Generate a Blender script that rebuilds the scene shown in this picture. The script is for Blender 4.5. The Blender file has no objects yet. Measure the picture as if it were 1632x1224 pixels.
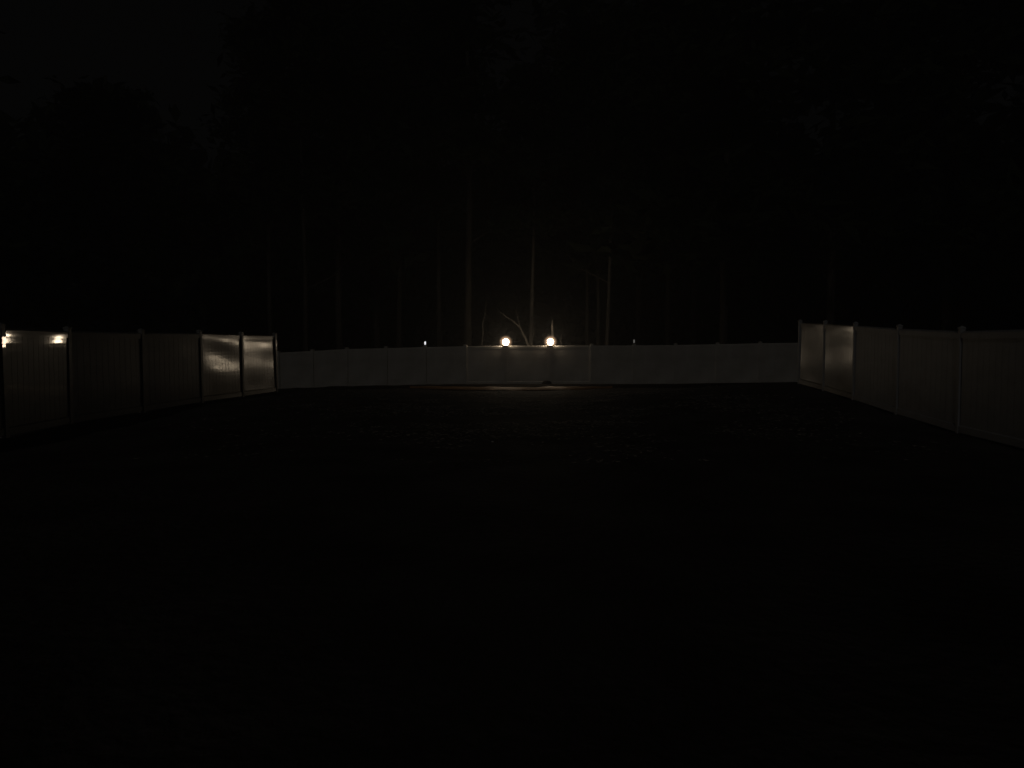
import bpy, bmesh, math, random
from mathutils import Vector, noise
random.seed(7)
S = bpy.context.scene
COL = S.collection
PI = math.pi

# ------------------------------------------------------------------ camera, sky, moon, exposure
FPX, CX, CY, HOR = 1100.0, 816.0, 612.0, 560.0          # focal length and horizon in the photograph's pixels
CAMZ = 1.5
PITCH = math.atan((CY - HOR) / FPX)
cam = bpy.data.cameras.new("camera")
cam.sensor_fit = 'HORIZONTAL'; cam.sensor_width = 36.0
cam.lens = 36.0 * FPX / 1632.0
cam.clip_start = 0.05; cam.clip_end = 1500
camo = bpy.data.objects.new("camera", cam); COL.objects.link(camo)
camo.location = (0, 0, CAMZ); camo.rotation_euler = (PI/2 - PITCH, 0, 0)
S.camera = camo

W = bpy.data.worlds.new("World"); S.world = W; W.use_nodes = True
nt = W.node_tree; nt.nodes.clear()
out = nt.nodes.new('ShaderNodeOutputWorld'); bg = nt.nodes.new('ShaderNodeBackground')
sky = nt.nodes.new('ShaderNodeTexSky'); sky.sky_type = 'NISHITA'; sky.sun_disc = False
MOON_EL, MOON_AZ = math.radians(26), math.radians(-14)      # the moon stands behind the photographer
sky.sun_elevation = MOON_EL; sky.sun_rotation = PI - MOON_AZ
hs = nt.nodes.new('ShaderNodeHueSaturation'); hs.inputs['Saturation'].default_value = 0.25
nt.links.new(sky.outputs[0], hs.inputs['Color']); nt.links.new(hs.outputs[0], bg.inputs[0])
bg.inputs[1].default_value = 0.0002
nt.links.new(bg.outputs[0], out.inputs[0])
sun = bpy.data.lights.new("moon", 'SUN'); sun.energy = 0.054; sun.angle = math.radians(0.5); sun.color = (1.0, .95, .88)
suno = bpy.data.objects.new("moon", sun); COL.objects.link(suno)
suno.rotation_euler = (PI/2 - MOON_EL, 0, MOON_AZ)
S.view_settings.view_transform = 'Standard'; S.view_settings.look = 'None'
S.view_settings.exposure = 0; S.view_settings.gamma = 1
S.cycles.max_bounces = 6; S.cycles.volume_bounces = 0; S.cycles.diffuse_bounces = 3
S.cycles.sample_clamp_indirect = 2.0

# ------------------------------------------------------------------ helpers
cp, sp = math.cos(PITCH), math.sin(PITCH)
def unproj(px, py, Y):
    """point at forward distance Y (world y) seen at photograph pixel px, py"""
    u = (px - CX) / FPX; v = (CY - py) / FPX
    d = Vector((u, cp + v*sp, -sp + v*cp))
    return Vector((0, 0, CAMZ)) + d * (Y / d.y)

def tag(o, label=None, cat=None, group=None, kind=None):
    if label: o['label'] = label
    if cat: o['category'] = cat
    if group: o['group'] = group
    if kind: o['kind'] = kind
    return o
def empty(name, loc, label, cat, group=None, rz=0):
    o = bpy.data.objects.new(name, None); COL.objects.link(o); o.location = loc; o.rotation_euler = (0, 0, rz)
    o.empty_display_size = .2
    return tag(o, label, cat, group)
def obj(name, bm, mat, parent=None, smooth=False):
    me = bpy.data.meshes.new(name); bm.to_mesh(me); bm.free(); me.materials.append(mat)
    if smooth:
        for p in me.polygons: p.use_smooth = True
    o = bpy.data.objects.new(name, me); COL.objects.link(o)
    if parent: o.parent = parent
    return o
def box(bm, c, s, bevel=0.0):
    b2 = bmesh.new(); bmesh.ops.create_cube(b2, size=1)
    for v in b2.verts: v.co = Vector((v.co.x*s[0], v.co.y*s[1], v.co.z*s[2])) + Vector(c)
    if bevel: bmesh.ops.bevel(b2, geom=b2.edges[:], offset=bevel, segments=2, affect='EDGES')
    me = bpy.data.meshes.new("t"); b2.to_mesh(me); b2.free(); bm.from_mesh(me); bpy.data.meshes.remove(me)
def lathe(bm, prof, n=20, c=(0, 0, 0)):
    rings = []
    for r, z in prof:
        rings.append([bm.verts.new((c[0]+r*math.cos(2*PI*k/n), c[1]+r*math.sin(2*PI*k/n), c[2]+z)) for k in range(n)])
    for a, b in zip(rings, rings[1:]):
        for k in range(n): bm.faces.new((a[k], a[(k+1) % n], b[(k+1) % n], b[k]))
    bm.faces.new(rings[0][::-1]); bm.faces.new(rings[-1])
def tube(bm, pts, rads, n=10, rough=0.0, seed=0):
    rings = []
    for i, (p, r) in enumerate(zip(pts, rads)):
        p = Vector(p)
        t = (Vector(pts[min(i+1, len(pts)-1)]) - Vector(pts[max(i-1, 0)])).normalized()
        a = t.cross(Vector((0, 1, 0.01)))
        if a.length < .1: a = t.cross(Vector((1, 0, 0)))
        a.normalize(); b = t.cross(a)
        ring = []
        for k in range(n):
            th = 2*PI*k/n
            rr = r * (1 + rough * noise.noise(Vector((math.cos(th)*1.5+seed, math.sin(th)*1.5, i*.7))))
            ring.append(bm.verts.new(p + (a*math.cos(th) + b*math.sin(th))*rr))
        rings.append(ring)
    for A, B in zip(rings, rings[1:]):
        for k in range(n): bm.faces.new((A[k], A[(k+1) % n], B[(k+1) % n], B[k]))
    bm.faces.new(rings[0][::-1]); bm.faces.new(rings[-1])

# ------------------------------------------------------------------ materials
def mat(name, col, rough=.8, col2=None, scale=4.0, bump=0.0, bscale=20.0, stretch=(1, 1, 1), spec=.5, coat=0.0, coat_rough=.05, detail=6):
    m = bpy.data.materials.new(name); m.use_nodes = True; n = m.node_tree.nodes; L = m.node_tree.links
    b = n['Principled BSDF']; b.inputs['Roughness'].default_value = rough
    b.inputs['Specular IOR Level'].default_value = spec
    b.inputs['Coat Weight'].default_value = coat; b.inputs['Coat Roughness'].default_value = coat_rough
    tc = n.new('ShaderNodeTexCoord'); mp = n.new('ShaderNodeMapping'); mp.inputs['Scale'].default_value = stretch
    L.new(tc.outputs['Object'], mp.inputs[0])
    if col2:
        nz = n.new('ShaderNodeTexNoise'); nz.inputs['Scale'].default_value = scale; nz.inputs['Detail'].default_value = detail
        L.new(mp.outputs[0], nz.inputs['Vector'])
        cr = n.new('ShaderNodeValToRGB'); cr.color_ramp.elements[0].position = .35; cr.color_ramp.elements[1].position = .68
        cr.color_ramp.elements[0].color = (*col, 1); cr.color_ramp.elements[1].color = (*col2, 1)
        L.new(nz.outputs[0], cr.inputs[0]); L.new(cr.outputs[0], b.inputs['Base Color'])
    else: b.inputs['Base Color'].default_value = (*col, 1)
    if bump:
        nz2 = n.new('ShaderNodeTexNoise'); nz2.inputs['Scale'].default_value = bscale; nz2.inputs['Detail'].default_value = 8
        L.new(mp.outputs[0], nz2.inputs['Vector'])
        bp = n.new('ShaderNodeBump'); bp.inputs['Strength'].default_value = bump; bp.inputs['Distance'].default_value = .05
        L.new(nz2.outputs[0], bp.inputs['Height']); L.new(bp.outputs[0], b.inputs['Normal'])
    return m
M_VINYL = mat("white_vinyl", (.29, .285, .28), .40, (.36, .355, .35), 3.0, spec=.5, coat=1.0, coat_rough=.045)
M_VINYL_WAVY = mat("buckled_lampwarm_vinyl", (.42, .36, .28), .32, (.52, .45, .36), 3.0, spec=1.0, coat=1.0, coat_rough=.18)  # buckled panels, base colour also warmed to carry lamp glow
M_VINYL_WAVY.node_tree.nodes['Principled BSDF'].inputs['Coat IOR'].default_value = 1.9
def ripple(m, fx, fz, dist, det):
    """rolled vinyl: long faint ripples running along the boards"""
    n = m.node_tree.nodes; L = m.node_tree.links; b = n['Principled BSDF']
    tc = n.new('ShaderNodeTexCoord'); mp = n.new('ShaderNodeMapping'); mp.inputs['Scale'].default_value = (fx, fx, fz)
    L.new(tc.outputs['Object'], mp.inputs[0])
    nz = n.new('ShaderNodeTexNoise'); nz.inputs['Scale'].default_value = 1.6; nz.inputs['Detail'].default_value = det
    L.new(mp.outputs[0], nz.inputs['Vector'])
    bp = n.new('ShaderNodeBump'); bp.inputs['Strength'].default_value = 1.0; bp.inputs['Distance'].default_value = dist
    L.new(nz.outputs[0], bp.inputs['Height']); L.new(bp.outputs[0], b.inputs['Normal']); L.new(bp.outputs[0], b.inputs['Coat Normal'])
M_VINYL_DULL = mat("weathered_vinyl", (.40, .40, .41), .46, (.50, .50, .51), 3.0, spec=.6)
M_VINYL_BACK = mat("stained_vinyl", (.54, .51, .46), .40, (.70, .67, .62), 1.3, spec=.5)
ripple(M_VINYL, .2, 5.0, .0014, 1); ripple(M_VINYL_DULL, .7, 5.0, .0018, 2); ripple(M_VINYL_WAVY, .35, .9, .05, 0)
M_FOOT_SHADE = mat("painted_foot_shade", (.012, .010, .008), .95, (.03, .024, .018), 6, bump=.6, bscale=18, spec=.05)  # near-black colour for the shade painted along the back fence
M_LAMPLIGHT = mat("painted_lamplit_soil", (.40, .21, .09), .58, (.56, .30, .14), 2.2, bump=.5, bscale=10, spec=.8)
M_LAMPLIGHT.node_tree.nodes['Principled BSDF'].inputs['Specular Tint'].default_value = (1, .62, .32, 1)  # orange tint puts the lamp colour into the strip's sheen
M_GROUND = mat("soil_and_grass", (.04, .03, .024), .8, (.085, .075, .066), .9, bump=1.0, bscale=9, spec=.45, detail=12)
M_LEAF_LITTER = mat("dry_leaves", (.30, .27, .23), .7, (.58, .52, .44), 3.0, spec=.4)
M_BARK = mat("pale_bark", (.05, .044, .037), .9, (.115, .104, .09), 5.0, bump=.7, bscale=14, stretch=(1, 1, .22), spec=.1)
M_BARK_P = mat("birch_bark", (.075, .068, .06), .8, (.17, .155, .135), 6.0, bump=.5, bscale=14, stretch=(1, 1, .5), spec=.1)
M_BARK_D = mat("dark_bark", (.045, .037, .03), .95, (.10, .085, .07), 5.0, bump=.7, bscale=14, stretch=(1, 1, .22), spec=.05)
M_NEEDLE = mat("dark_needles", (.018, .024, .013), .95, (.04, .05, .028), .7, spec=.05)
M_METAL = mat("dark_bronze_metal", (.05, .045, .04), .45, (.09, .08, .065), 20, spec=.4)
M_STONE = mat("dark_stone", (.03, .028, .026), .9, (.06, .055, .05), 9, bump=.6, bscale=12, spec=.1)
M_PALE = mat("pale_stone", (.55, .53, .50), .35, (.75, .73, .70), 20, spec=.6)
M_BLOOM = bpy.data.materials.new("lamp_bloom"); M_BLOOM.use_nodes = True   # lens bloom built as a glowing volume, fading outward from the bulb
_n = M_BLOOM.node_tree.nodes; _L = M_BLOOM.node_tree.links; _n.clear()
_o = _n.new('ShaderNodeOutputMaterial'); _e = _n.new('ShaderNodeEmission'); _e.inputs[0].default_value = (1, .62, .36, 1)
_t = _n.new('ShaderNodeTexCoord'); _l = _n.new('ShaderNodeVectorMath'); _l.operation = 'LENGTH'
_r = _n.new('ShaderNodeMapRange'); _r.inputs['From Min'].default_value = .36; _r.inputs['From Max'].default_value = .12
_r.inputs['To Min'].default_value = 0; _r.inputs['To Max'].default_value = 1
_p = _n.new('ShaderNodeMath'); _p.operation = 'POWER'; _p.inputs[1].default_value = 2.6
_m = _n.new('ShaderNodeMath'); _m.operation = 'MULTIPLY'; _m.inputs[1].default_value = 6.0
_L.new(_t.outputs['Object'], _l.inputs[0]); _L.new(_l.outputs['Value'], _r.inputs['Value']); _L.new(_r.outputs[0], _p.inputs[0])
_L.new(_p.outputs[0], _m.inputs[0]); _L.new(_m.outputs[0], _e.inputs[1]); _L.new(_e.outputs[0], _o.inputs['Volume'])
def emis(name, col, s):
    m = bpy.data.materials.new(name); m.use_nodes = True; n = m.node_tree.nodes; L = m.node_tree.links
    n.clear(); o = n.new('ShaderNodeOutputMaterial'); e = n.new('ShaderNodeEmission')
    e.inputs[0].default_value = (*col, 1); e.inputs[1].default_value = s
    L.new(e.outputs[0], o.inputs[0]); return m
M_GLOBE = emis("lit_frosted_globe", (1.0, .80, .56), 37.0)
M_SMALL = emis("faint_cool_lens", (.95, .97, 1.0), 1.2)
M_SMALL2 = emis("fainter_lens", (.95, .92, .85), .10)

# ------------------------------------------------------------------ measured fence feet (photo px, py, distance)
LEFT = [(440, 624.5, 22.0), (386, 632.5, 19.95), (321, 641.5, 17.9), (228, 657, 15.6), (111, 676, 13.3)]
RIGHT = [(1274, 612, 20.3), (1313, 623, 18.5), (1361, 638, 16.6), (1430, 661, 14.4), (1528, 691, 12.1)]
BACK = [(334, 625, 34.0), (390, 623.5, 33.8), (445, 621, 33.5), (499, 619, 33.2), (553, 616.5, 32.9), (616, 615.5, 32.6), (678, 614.5, 32.35), (742, 613.5, 32.15), (806, 613, 32.0),
        (877, 613, 31.9), (943, 613, 31.8), (1010, 613, 31.7), (1076, 612.5, 31.6), (1143, 611.5, 31.45), (1210, 610.5, 31.25), (1274, 610, 31.05), (1340, 609, 30.9)]
Lf = [unproj(*p) for p in LEFT]
d = Vector((-.087, .996, 0))
for k in range(3):                                   # the nearer bays bend the other way
    q = Lf[-1] - d*1.95; q.z = Lf[-1].z - .01; Lf.append(q)
Rf = [unproj(*p) for p in RIGHT]
dr = Vector((-.11, -.9939, 0))
for k in range(3):
    q = Rf[-1] + dr*2.15; q.z = Rf[-1].z - .03; Rf.append(q)
Bf = [unproj(*p) for p in BACK]
ctrl = [(p.x, p.y, p.z) for p in Lf + Rf + Bf] + [(0, 0, 0), (-4, 3, 0), (4, 3, 0), (0, 8, 0.02), (0, 15, .05), (-8, 0, .02), (8, 0, 0),
        (0, 22, 0.04), (3, 27, .02), (-3, 27, .0), (0, 60, 0), (-30, 60, -.2), (30, 60, .2), (-40, 10, .2), (40, 10, .4), (0, -30, 0), (-60, 0, 0), (60, 0, 0)]
def gz(x, y):
    sw = sz = 0
    for a, b, c in ctrl:
        w = 1 / (((x-a)**2 + (y-b)**2)**1.5 + 1e-4); sw += w; sz += w*c
    return sz/sw

# ------------------------------------------------------------------ ground
def gsurf(x, y):
    z = gz(x, y)
    if abs(x) < 26 and -3 < y < 41:
        z += .03*noise.noise(Vector((x*.5, y*.5, 3))) + .028*noise.noise(Vector((x*1.7, y*1.7, 9)))
        if y < 31 : z += .02*abs(noise.noise(Vector((x*3.1, y*3.1, 1))))
    return z - .01
def frange(a, b, s):
    r = []
    while a < b - 1e-6: r.append(a); a += s
    r.append(b); return r
xs = [-300, -150, -80, -50, -35] + frange(-25, 25, .4) + [35, 50, 80, 150, 300]
ys = [-200, -80, -30, -10] + frange(-2, 40, .3) + [45, 55, 70, 100, 160, 300, 500]
bm = bmesh.new(); grid = []
for y in ys:
    row = []
    for x in xs:
        z = gsurf(x, y)
        row.append(bm.verts.new((x, y, z)))
    grid.append(row)
for a, b in zip(grid, grid[1:]):
    for k in range(len(xs)-1): bm.faces.new((a[k], a[k+1], b[k+1], b[k]))
tag(obj('ground', bm, M_GROUND, smooth=True), kind='structure')

def sheet(name, p0, p1, m, lift, n=60, k=8, wav=.0, ta=0.0, tb=1.0):
    bm = bmesh.new(); g = []
    for i in range(n+1):
        row = []
        for j in range(k+1):
            t = ta + (tb-ta)*i/n; u = j/k
            # runs parallel to the back fence: offsets p0..p1 metres in front of it
            x = -11 + 24*t; Y = 33.4 - 1.4*min(1, t/.46) - 1.1*max(0, (t-.46)/.54)
            e0 = p0 + (wav*noise.noise(Vector((x*.6, 1, 4))) if p0 > .5 else 0); e1 = p1 + wav*noise.noise(Vector((x*.5, 8, 2)))
            if wav > .3 : e1 = e0 + (e1-e0)*max(0.02, 1 - (abs(x+.1)/4.2)**2.5)
            y = Y - (e0 + (e1-e0)*u)
            z = gz(x, y) + lift + (.05*math.sin(PI*u) if j not in (0, k) else -.03)
            z += .03*noise.noise(Vector((x*1.7, y*1.7, 9)))
            row.append(bm.verts.new((x, y, z)))
        g.append(row)
    for a, b in zip(g, g[1:]):
        for j in range(k): bm.faces.new((a[j], b[j], b[j+1], a[j+1]))
    bmesh.ops.recalc_face_normals(bm, faces=bm.faces)
    return tag(obj(name, bm, m, smooth=True), kind='structure')
sheet('fence_foot_shade', .1, 3.5, M_FOOT_SHADE, .035, wav=.15)  # dark sheet laid in for the shaded band at the fence foot
sheet('lamplight_strip', 4.1, 5.8, M_LAMPLIGHT, .045, wav=.5, ta=(11-4.2)/24, tb=(11+4.0)/24)  # orange ground strip stands in for the lamps' pool of light

# dry leaves scattered over the yard: nobody could count them
bm = bmesh.new()
for k in range(110000):
    y = 9 + 22.5*random.random(); x = random.uniform(-11, 12)
    if abs(x) > 7.2 and y < 23: continue
    dx, dy = (x - .9)/4.6, (y - 17.5)/6.5
    if random.random() > .02 + 1.2*math.exp(-(dx*dx + dy*dy)**1.2): continue  # leaves crowd mid-yard so their pale colour imitates the lamplit patch
    if noise.noise(Vector((x*.45, y*.45, 5))) + .5*noise.noise(Vector((x*1.5, y*1.5, 5))) < random.uniform(-.25, .45): continue
    z = gsurf(x, y) + random.uniform(.012, .03)
    s = random.uniform(.02, .055); a = random.uniform(0, 2*PI); tx, ty = random.uniform(-.15, .15), random.uniform(-.15, .15)
    vs = []
    for (u, v) in ((-1, 0), (0, -.5), (1, 0), (0, .5)):
        px = u*math.cos(a)-v*math.sin(a); py = u*math.sin(a)+v*math.cos(a)
        vs.append(bm.verts.new((x+px*s, y+py*s, z + s*(px*tx+py*ty) + (.1*s if u else 0))))
    bm.faces.new(vs)
tag(obj('leaf_litter', bm, M_LEAF_LITTER), kind='stuff', label='dry brown leaves scattered over the dark yard', cat='leaves')

# ------------------------------------------------------------------ fences
FH = 1.80
def panel_bm(L, h, za, zb, warp, seed, yaw_bow):
    """tongue and groove boards between two posts; local x runs along, y out of the face towards the yard"""
    bm = bmesh.new(); nb = 12; w = L/nb
    us = []
    for i in range(nb):
        us += [(i*w + .004, 0.0), (i*w + w*.5, 0.0), ((i+1)*w - .004, 0.0), ((i+1)*w, -.0022)]
    us = us[:-1]; us = [(0, 0)] + us + [(L, 0)]
    nv = 18; front = []; back = []
    for j in range(nv+1):
        v = j/nv; f = []; bk = []
        for u, g in us:
            t = u/L; z0 = za + (zb-za)*t
            dy = yaw_bow*4*t*(1-t)*math.sin(PI*min(1, max(0, v)))**.5
            dy += warp*noise.noise(Vector((t*1.3+seed, v*2.6, seed*1.7)))*math.sin(PI*t)**.5
            z = z0 + .02 + v*(h-.04)
            f.append(bm.verts.new((u, .016 + g + dy, z))); bk.append(bm.verts.new((u, -.016 - g + dy, z)))
        front.append(f); back.append(bk)
    n = len(us)
    for j in range(nv):
        for i in range(n-1):
            bm.faces.new((front[j][i+1], front[j][i], front[j+1][i], front[j+1][i+1]))
            bm.faces.new((back[j][i], back[j][i+1], back[j+1][i+1], back[j+1][i]))
    for i in range(n-1):
        bm.faces.new((front[0][i], front[0][i+1], back[0][i+1], back[0][i]))
        bm.faces.new((front[-1][i+1], front[-1][i], back[-1][i], back[-1][i+1]))
    bm.normal_update(); bmesh.ops.recalc_face_normals(bm, faces=bm.faces)
    return bm
def rail_bm(L, z0, z1, hh, th, tilt=0.0):
    bm = bmesh.new(); vs = []
    sec = [(-th, 0), (th, 0), (th, hh-.032), (th-.026, hh), (-th+.026, hh), (-th, hh-.032)]
    for x, zz in ((0, z0), (L, z1)):
        vs.append([bm.verts.new((x, y - tilt*z, zz+z)) for y, z in sec])
    for k in range(6): bm.faces.new((vs[0][k], vs[0][(k+1) % 6], vs[1][(k+1) % 6], vs[1][k]))
    bm.faces.new(vs[0][::-1]); bm.faces.new(vs[1]); bmesh.ops.recalc_face_normals(bm, faces=bm.faces)
    return bm
def build_fence(name, pts, label, side, warps, nwavy=0, pw=.10, M_V=None, lamp_posts=()):
    """pts along the run; side = +1 when the yard is to the left of the running direction"""
    M_V = M_V or M_VINYL
    root = empty(name, pts[0], label, 'fence'); base = Vector(pts[0])
    fr = random.Random(len(pts)*7)
    for i, p in enumerate(pts):
        a = pts[max(i-1, 0)]; b = pts[min(i+1, len(pts)-1)]; ang = math.atan2(b.y-a.y, b.x-a.x)
        h = FH - (.035 if i in lamp_posts else 0)
        bm = bmesh.new(); box(bm, (0, 0, (h+.04)/2 - .15), (pw, pw, h+.04+.3), .006)
        po = obj('post', bm, M_V, root); po.location = p - base; po.rotation_euler = (fr.uniform(-.008, .008), fr.uniform(-.008, .008), ang)
        if i in lamp_posts: continue
        bm = bmesh.new(); zt = h + .04
        q = pw/.10; lathe(bm, [(.076*q, 0), (.082*q, .004), (.082*q, .02), (.076*q, .025), (.02, .052), (.004, .056)], 4)
        bmesh.ops.rotate(bm, verts=bm.verts, cent=(0, 0, 0), matrix=__import__('mathutils').Matrix.Rotation(PI/4, 3, 'Z'))
        c = obj('post_cap', bm, M_V, po); c.location = (0, 0, zt)
    for i in range(len(pts)-1):
        a, b = pts[i], pts[i+1]
        v = b - a; L = math.hypot(v.x, v.y); ang = math.atan2(v.y, v.x); dz = b.z - a.z
        off = .052; t0 = off/L; t1 = 1-off/L; l = L-2*off
        w, bow, tilt = warps.get(i, (.006, .004, 0.0))
        pm = panel_bm(l, FH-.10, 0.0 + dz*t0, dz*t1, w, i*3.7+len(pts), bow)
        # local y towards the yard
        if side < 0:
            for vv in pm.verts: vv.co.y = -vv.co.y
            bmesh.ops.reverse_faces(pm, faces=pm.faces)
        po = obj('panel', pm, M_VINYL_WAVY if i < nwavy else M_V, root, smooth=False)
        po.location = a + Vector((v.x, v.y, 0))*t0 - base; po.rotation_euler = (tilt*side*-1, 0, ang)
        r = obj('top_rail', rail_bm(l, FH-.13 + dz*t0, FH-.13+dz*t1, .13, .036, 0), M_VINYL_WAVY if i < nwavy else M_V, po)
        r = obj('bottom_rail', rail_bm(l, .03 + dz*t0, .03+dz*t1, .14, .034, 0), M_VINYL_WAVY if i < nwavy else M_V, po)
    return root
build_fence('back_fence', Bf, 'long white vinyl fence along the back of the yard carrying two bright lamps', -1,
            {k: (.006, .004, 0) for k in range(20)}, M_V=M_VINYL_BACK, pw=.14, lamp_posts=(8, 9))
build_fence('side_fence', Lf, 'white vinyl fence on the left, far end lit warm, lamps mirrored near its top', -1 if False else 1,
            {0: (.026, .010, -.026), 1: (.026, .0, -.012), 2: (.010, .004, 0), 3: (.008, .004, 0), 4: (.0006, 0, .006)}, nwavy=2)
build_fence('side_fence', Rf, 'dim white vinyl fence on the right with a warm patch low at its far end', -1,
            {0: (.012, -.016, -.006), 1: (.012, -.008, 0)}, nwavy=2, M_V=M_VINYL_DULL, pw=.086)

# ------------------------------------------------------------------ lamps on the back fence posts
def post_lamp(p, label, halo_r, gm, small=False):
    r = empty('post_lamp', p + Vector((0, 0, FH+.04+.056 if small else FH)), label, 'lamp', 'lamps on the back fence posts' if not small else 'small unlit-looking post lights')
    bm = bmesh.new()
    if small:
        lathe(bm, [(.05, -.03), (.055, 0), (.05, .012), (.02, .02)], 14); obj('base', bm, M_METAL, r)
        bm = bmesh.new(); lathe(bm, [(.030, .0), (.036, .03), (.036, .12), (.026, .15)], 14, (0, 0, .02)); obj('lens', bm, gm, r, True)
        bm = bmesh.new(); lathe(bm, [(.05, 0), (.046, .012), (.008, .035)], 14, (0, 0, .171)); obj('lid', bm, M_METAL, r)
        return r
    lathe(bm, [(.06, .008), (.11, .010), (.135, .014), (.14, .024), (.10, .034), (.05, .05)], 24); obj('base', bm, M_VINYL_BACK, r)
    c = .175
    bm = bmesh.new(); bmesh.ops.create_icosphere(bm, subdivisions=3, radius=.145)
    for v in bm.verts: v.co.z += c
    obj('bulb', bm, gm, r, True)
    bm = bmesh.new(); bmesh.ops.create_icosphere(bm, subdivisions=4, radius=halo_r)
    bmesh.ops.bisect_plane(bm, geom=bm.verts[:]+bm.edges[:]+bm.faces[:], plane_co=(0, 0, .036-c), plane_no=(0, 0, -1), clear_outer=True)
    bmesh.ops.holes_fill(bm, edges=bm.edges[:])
    g = obj('bloom_halo', bm, M_BLOOM, r, True); g.location = (0, 0, c)  # halo added around the bulb for bloom, no glass part
    return r
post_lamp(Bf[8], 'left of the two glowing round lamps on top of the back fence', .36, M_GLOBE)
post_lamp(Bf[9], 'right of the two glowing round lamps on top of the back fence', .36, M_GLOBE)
post_lamp(Bf[6], 'small white light on the back fence post left of the two bright lamps', .0, M_SMALL, True)
post_lamp(Bf[11], 'small very dim light on the back fence post right of the two bright lamps', .0, M_SMALL2, True)

# ------------------------------------------------------------------ small things on the ground
def stone(name, px, py, Y, s, m, label, cat, seed, sq=.55):
    p = unproj(px, py, Y); z = gz(p.x, p.y)
    bm = bmesh.new(); bmesh.ops.create_icosphere(bm, subdivisions=3, radius=1)
    for v in bm.verts:
        f = 1 + .35*noise.noise(v.co*1.3 + Vector((seed, 0, 0))) + .1*noise.noise(v.co*4 + Vector((seed, 0, 0)))
        v.co = Vector((v.co.x*s[0]*f, v.co.y*s[1]*f, v.co.z*s[2]*f + s[2]*.7))
    o = obj(name, bm, m, None, True); o.location = (p.x, p.y, z); tag(o, label, cat); return o
stone('rock', 871, 612, 31.3, (.2, .14, .14), M_STONE, 'dark rock at the foot of the back fence under the right lamp', 'rock', 2)
stone('pebble', 795, 627, 25.2, (.05, .04, .03), M_PALE, 'pale pebble on the soil below the left lamp', 'pebble', 4)
stone('pebble', 785, 708, 11.0, (.022, .018, .012), M_PALE, 'tiny pale pebble nearest the camera in the middle of the yard', 'pebble', 6)
stone('pebble', 922, 621, 27.3, (.07, .05, .035), M_PALE, 'pale pebble at the right end of the painted lamplit strip', 'pebble', 8)

# ------------------------------------------------------------------ trees
def crown_mesh(seed, n, R, H, leaf):
    rnd = random.Random(seed); bm = bmesh.new()
    cl = []
    for k in range(46):
        t = rnd.random(); a = rnd.uniform(0, 2*PI); rr = R*(1-.75*t)*(rnd.random()**.5)
        cl.append((Vector((rr*math.cos(a), rr*math.sin(a), H*t)), rnd.uniform(.35, .9)*R*.42))
    for k in range(n):
        c, s = rnd.choice(cl)
        v = Vector((rnd.gauss(0, 1), rnd.gauss(0, 1), rnd.gauss(0, .6)))*s*.55
        p = c + v
        d1 = Vector((rnd.gauss(0, 1), rnd.gauss(0, 1), rnd.gauss(0, .6))).normalized()
        d2 = d1.cross(Vector((rnd.gauss(0, 1), rnd.gauss(0, 1), rnd.gauss(0, 1)))).normalized()
        L = leaf*rnd.uniform(.6, 1.5); w = L*rnd.uniform(.25, .5)
        bm.faces.new([bm.verts.new(p - d1*L), bm.verts.new(p + d2*w), bm.verts.new(p + d1*L), bm.verts.new(p - d2*w*.7)])
    me = bpy.data.meshes.new('crown'); bm.to_mesh(me); bm.free(); me.materials.append(M_NEEDLE)
    return me
CROWNS = [crown_mesh(s, 5200, 3.4, 10.5, .26) for s in (1, 2, 3)]
def tree(name, x, y, dia, H, label, lean=0.0, bark=None, crown=True, wob=.25, z0=None, branches=5, cscale=1.0, seed=0, group='tall trees behind the fences', cbase=.45):
    z = gz(x, y) if z0 is None else z0
    r = empty(name, (x, y, z), label, 'tree', group); rnd = random.Random(seed*13+5)
    bm = bmesh.new(); N = 16; pts = []; rads = []
    for i in range(N+1):
        t = i/N; pts.append(Vector((lean*t*H + wob*t*noise.noise(Vector((seed*3.1, t*2.5, 0)))*2, wob*noise.noise(Vector((seed, t*2.2, 7)))*t, -.2 + t*H)))
        rads.append(dia/2*(1.25 if i == 0 else 1)*(1-.8*t)+.008)
    tube(bm, pts, rads, 12, .25, seed)
    for k in range(branches):
        t = rnd.uniform(.3, .95); i = int(t*N); p = pts[i]; a = rnd.uniform(0, 2*PI); L = H*.13*rnd.uniform(.5, 1.2)*(1.2-t)*1.6
        q = [p, p+Vector((math.cos(a)*L*.5, math.sin(a)*L*.5, L*.25)), p+Vector((math.cos(a)*L, math.sin(a)*L, L*.75))]
        tube(bm, q, [rads[i]*.45, rads[i]*.28, .012], 6)
    obj('trunk', bm, bark or M_BARK, r, True)
    if crown:
        c = bpy.data.objects.new('crown', CROWNS[seed % 3]); COL.objects.link(c); c.parent = r
        s = H*(1-cbase)/10.5; top = pts[int(N*cbase)]
        c.location = (top.x, top.y, top.z); c.scale = (s*cscale, s*cscale, s); c.rotation_euler = (0, 0, rnd.uniform(0, 6.28))
    return r
def at(px, Y): return (px - CX)/FPX*Y, Y
B = 'tall trees behind the back fence'
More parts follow.
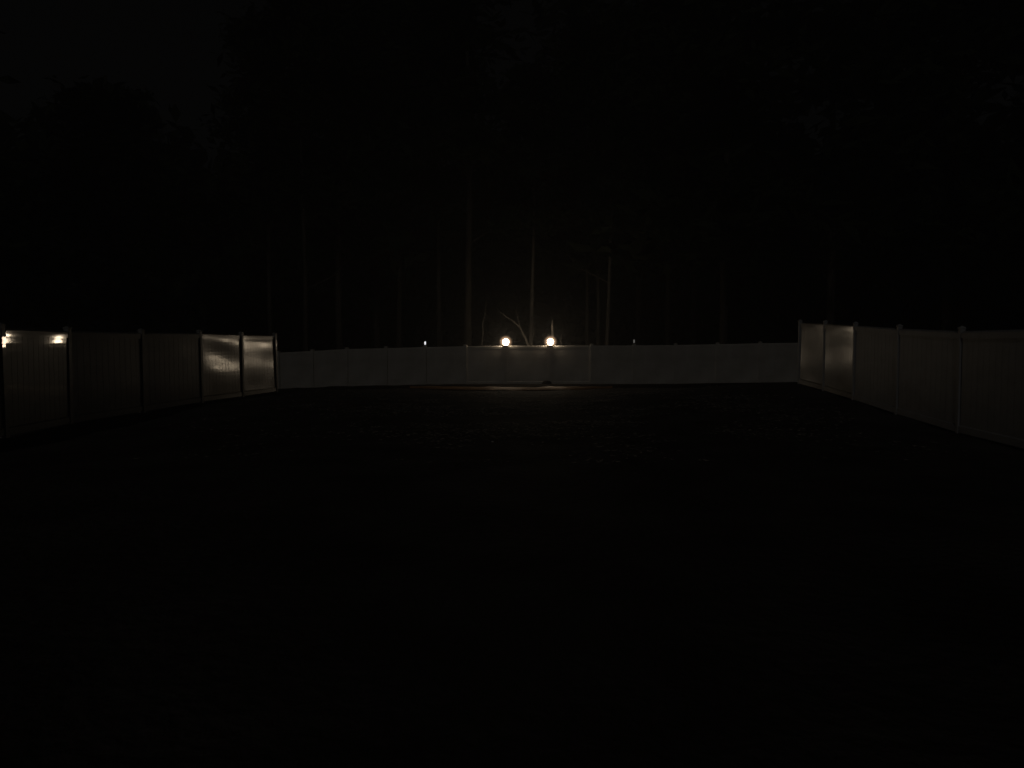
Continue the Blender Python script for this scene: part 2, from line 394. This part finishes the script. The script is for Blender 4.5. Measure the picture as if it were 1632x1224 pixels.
spec = [  # px, distance, diameter, height, lean, label
 (432, 38, .26, 20, .0, 'very faint slim trunk just right of the left fence end'),
 (487, 36, .24, 21, .0, 'slim pale trunk above the left part of the back fence, brightest on that side'),
 (542, 40, .40, 23, .0, 'dim broad trunk above the second dark post of the back fence'),
 (637, 42, .34, 22, .0, 'barely visible trunk left of the small white post light'),
 (702, 41, .32, 22, -.004, 'dim trunk right of the small white post light'),
 (746, 37, .42, 24, .001, 'thickest grey trunk, left of the left bright lamp'),
 (935, 40, .22, 19, .0, 'dim thin trunk nearest the right of the right bright lamp'),
 (953, 39, .24, 20, .004, 'dim trunk close beside the paler leaning trunk'),
 (1017, 43, .36, 22, .0, 'very dim trunk just right of the small dim post light'),
 (1065, 41, .34, 22, .0, 'faint trunk above the right half of the back fence'),
 (1104, 43, .42, 23, .0, 'rightmost faint trunk above the back fence'),
]
for i, (px, Y, dd, H, ln, lb) in enumerate(spec):
    x, y = at(px, Y); tree('tall_tree', x, y, dd, H, lb, ln, seed=i+1, group=B, wob=.18, cscale=1.15)
x, y = at(966, 36.5); tree('leaning_tree', x, y, .24, 17, 'pale trunk leaning right, above the fence between right lamp and dim light', .028, bark=M_BARK_P, seed=21, wob=.12, group=B, cbase=.5)
x, y = at(845, 36.0); tree('leaning_tree', x, y, .22, 16, 'pale slender trunk leaning right between the two bright lamps', .022, bark=M_BARK_P, seed=22, wob=.10, group=B, cbase=.5)
def small_tree(name, paths, label, m=M_BARK_P):
    base = paths[0][0][0]; x, y = at(*base[:1], base[2]); z = gz(x, y)
    r = empty(name, (x, y, z), label, 'tree'); o = Vector((x, y, z)); bm = bmesh.new()
    for pts, r0, r1 in paths:
        P = []
        for px, py, Y in pts:
            P.append(unproj(px, py, Y) - o)
        n = len(P); tube(bm, P, [r0 + (r1-r0)*i/(n-1) for i in range(n)], 8, .3, 3)
    obj('trunk', bm, m, r, True); return r
small_tree('forked_sapling', [([(846, 612, 34.2), (845, 560, 34.2), (838, 540, 34.2), (829, 522, 34.25), (818, 512, 34.3), (806, 504, 34.4), (790, 492, 34.5)], .085, .02),
      ([(829, 522, 34.25), (824, 500, 34.6), (822, 480, 34.8)], .03, .008), ([(845, 560, 34.2), (851, 530, 34.5), (853, 500, 34.8)], .03, .008)],
      'crooked branching sapling leaning left between the two bright lamps')
small_tree('crooked_sapling', [([(767, 612, 34.6), (768, 548, 34.6), (770, 530, 34.6), (769, 516, 34.7), (773, 500, 34.8), (776, 470, 35.0)], .045, .012)],
      'thin crooked sapling just left of the left bright lamp')
small_tree('broken_stump', [([(882, 615, 33.3), (882, 548, 33.3), (881, 530, 33.3), (880, 518, 33.3), (881, 508, 33.3)], .10, .05)],
      'short broken trunk lit warm directly behind the right bright lamp')
small_tree('twig', [([(893, 612, 33.4), (894, 560, 33.4), (894, 540, 33.4), (896, 532, 33.45)], .03, .018)],
      'short thin twig right of the right bright lamp')
def bare_shrub(px, Y, H, label, seed):
    x, y = at(px, Y); z = gz(x, y); r_ = empty('bare_shrub', (x, y, z), label, 'shrub', 'leafless shrubs behind the back fence'); rnd = random.Random(seed)
    bm = bmesh.new()
    def grow(p, d, L, rad, k):
        q = p + d*L*.5 + Vector((rnd.gauss(0, .04), rnd.gauss(0, .04), 0))*L; e = p + d*L
        tube(bm, [p, q, e], [rad, rad*.8, rad*.6], 5)
        if k:
            for j in range(rnd.choice((2, 3))):
                nd = (d + Vector((rnd.gauss(0, .45), rnd.gauss(0, .45), rnd.uniform(-.1, .35)))).normalized()
                grow(e if j else q, nd, L*rnd.uniform(.55, .85), rad*.58, k-1)
    for j in range(4): grow(Vector((rnd.gauss(0, .1), rnd.gauss(0, .1), -.1)), Vector((rnd.gauss(0, .25), rnd.gauss(0, .2), 1)).normalized(), H*.36, .018, 4)
    obj('stems', bm, M_BARK, r_, True)
bare_shrub(786, 35.2, 3.6, 'faint leafless shrub behind the fence left of the left bright lamp', 3)
bare_shrub(913, 35.6, 3.3, 'faint leafless shrub behind the fence right of the right bright lamp', 8)
bare_shrub(716, 36.0, 3.0, 'faint leafless shrub behind the fence left of the thickest trunk', 11)
# trees standing behind the side fences and deeper in the wood, seen only as black shapes against the sky
SB = 'dark trees beyond the side fences'
k = 0
for x, y, H, lb in [(-25, 14, 17, 'black tree nearest behind the left fence'), (-25, 26, 18, 'black tall tree behind the far end of the left fence'),
                (-23, 24, 19, 'black tree at the left edge behind the left fence'), (-19, 33, 15, 'black tree left of the faint slim trunk'), 
                (22, 15, 20, 'black tree nearest behind the right fence'), (23, 27, 25, 'black tall tree behind the far end of the right fence'),
                (27, 20, 22, 'black tree at the right edge behind the right fence'), (22, 35, 26, 'black tree right of the rightmost faint trunk'),
                (17, 37, 28, 'black crowned tree above the first bays of the right fence'),
                (11, 36, 25, 'black crowned tree above the right corner of the back fence'), (-9, 46, 28, 'black tall tree deep behind the left half of the back fence'),
                (6, 45, 27, 'black tall tree deep behind the right half of the back fence')]:
    k += 1; tree('dark_tree', x, y, .45, H, lb, 0, bark=M_BARK_D, seed=30+k, group=SB, cscale=1.3, cbase=.3)
# far wood as one mass
rnd = random.Random(99); bm = bmesh.new()
for k in range(56000):
    a = rnd.uniform(-1.15, 1.15); R = rnd.uniform(52, 66)
    x = R*math.sin(a); y = R*math.cos(a); top = 17 + 6*noise.noise(Vector((a*7, 0, 0))) + 3*noise.noise(Vector((a*25, 3, 0)))
    z = top*rnd.random()**(1.5 if k % 2 else 1.0) - (.4 if k % 3 == 0 else 0)
    p = Vector((x, y, z)); d1 = Vector((rnd.gauss(0, 1), rnd.gauss(0, 1), rnd.gauss(0, 1))).normalized()
    d2 = d1.cross(Vector((rnd.gauss(0, 1), rnd.gauss(0, 1), rnd.gauss(0, 1)))).normalized(); L = rnd.uniform(.4, .9)
    bm.faces.new([bm.verts.new(p - d1*L), bm.verts.new(p + d2*L*.6), bm.verts.new(p + d1*L), bm.verts.new(p - d2*L*.6)])
tag(obj('distant_wood', bm, M_NEEDLE), 'dark mass of woodland far behind the back fence', 'woodland', kind='stuff')

# ------------------------------------------------------------------ haze box added for the lamps' outer halo
bm = bmesh.new(); box(bm, (0, 30, 15), (170, 90, 34))
HZ = bpy.data.materials.new("halo_haze"); HZ.use_nodes = True; n = HZ.node_tree.nodes; n.clear()
o = n.new('ShaderNodeOutputMaterial'); v = n.new('ShaderNodeVolumePrincipled'); v.inputs['Density'].default_value = .007
v.inputs['Color'].default_value = (.9, .9, .9, 1); v.inputs['Anisotropy'].default_value = .3
HZ.node_tree.links.new(v.outputs[0], o.inputs['Volume'])
tag(obj('added_haze', bm, HZ), kind='stuff', label='thin haze added to give the lamps a halo', cat='added_haze')
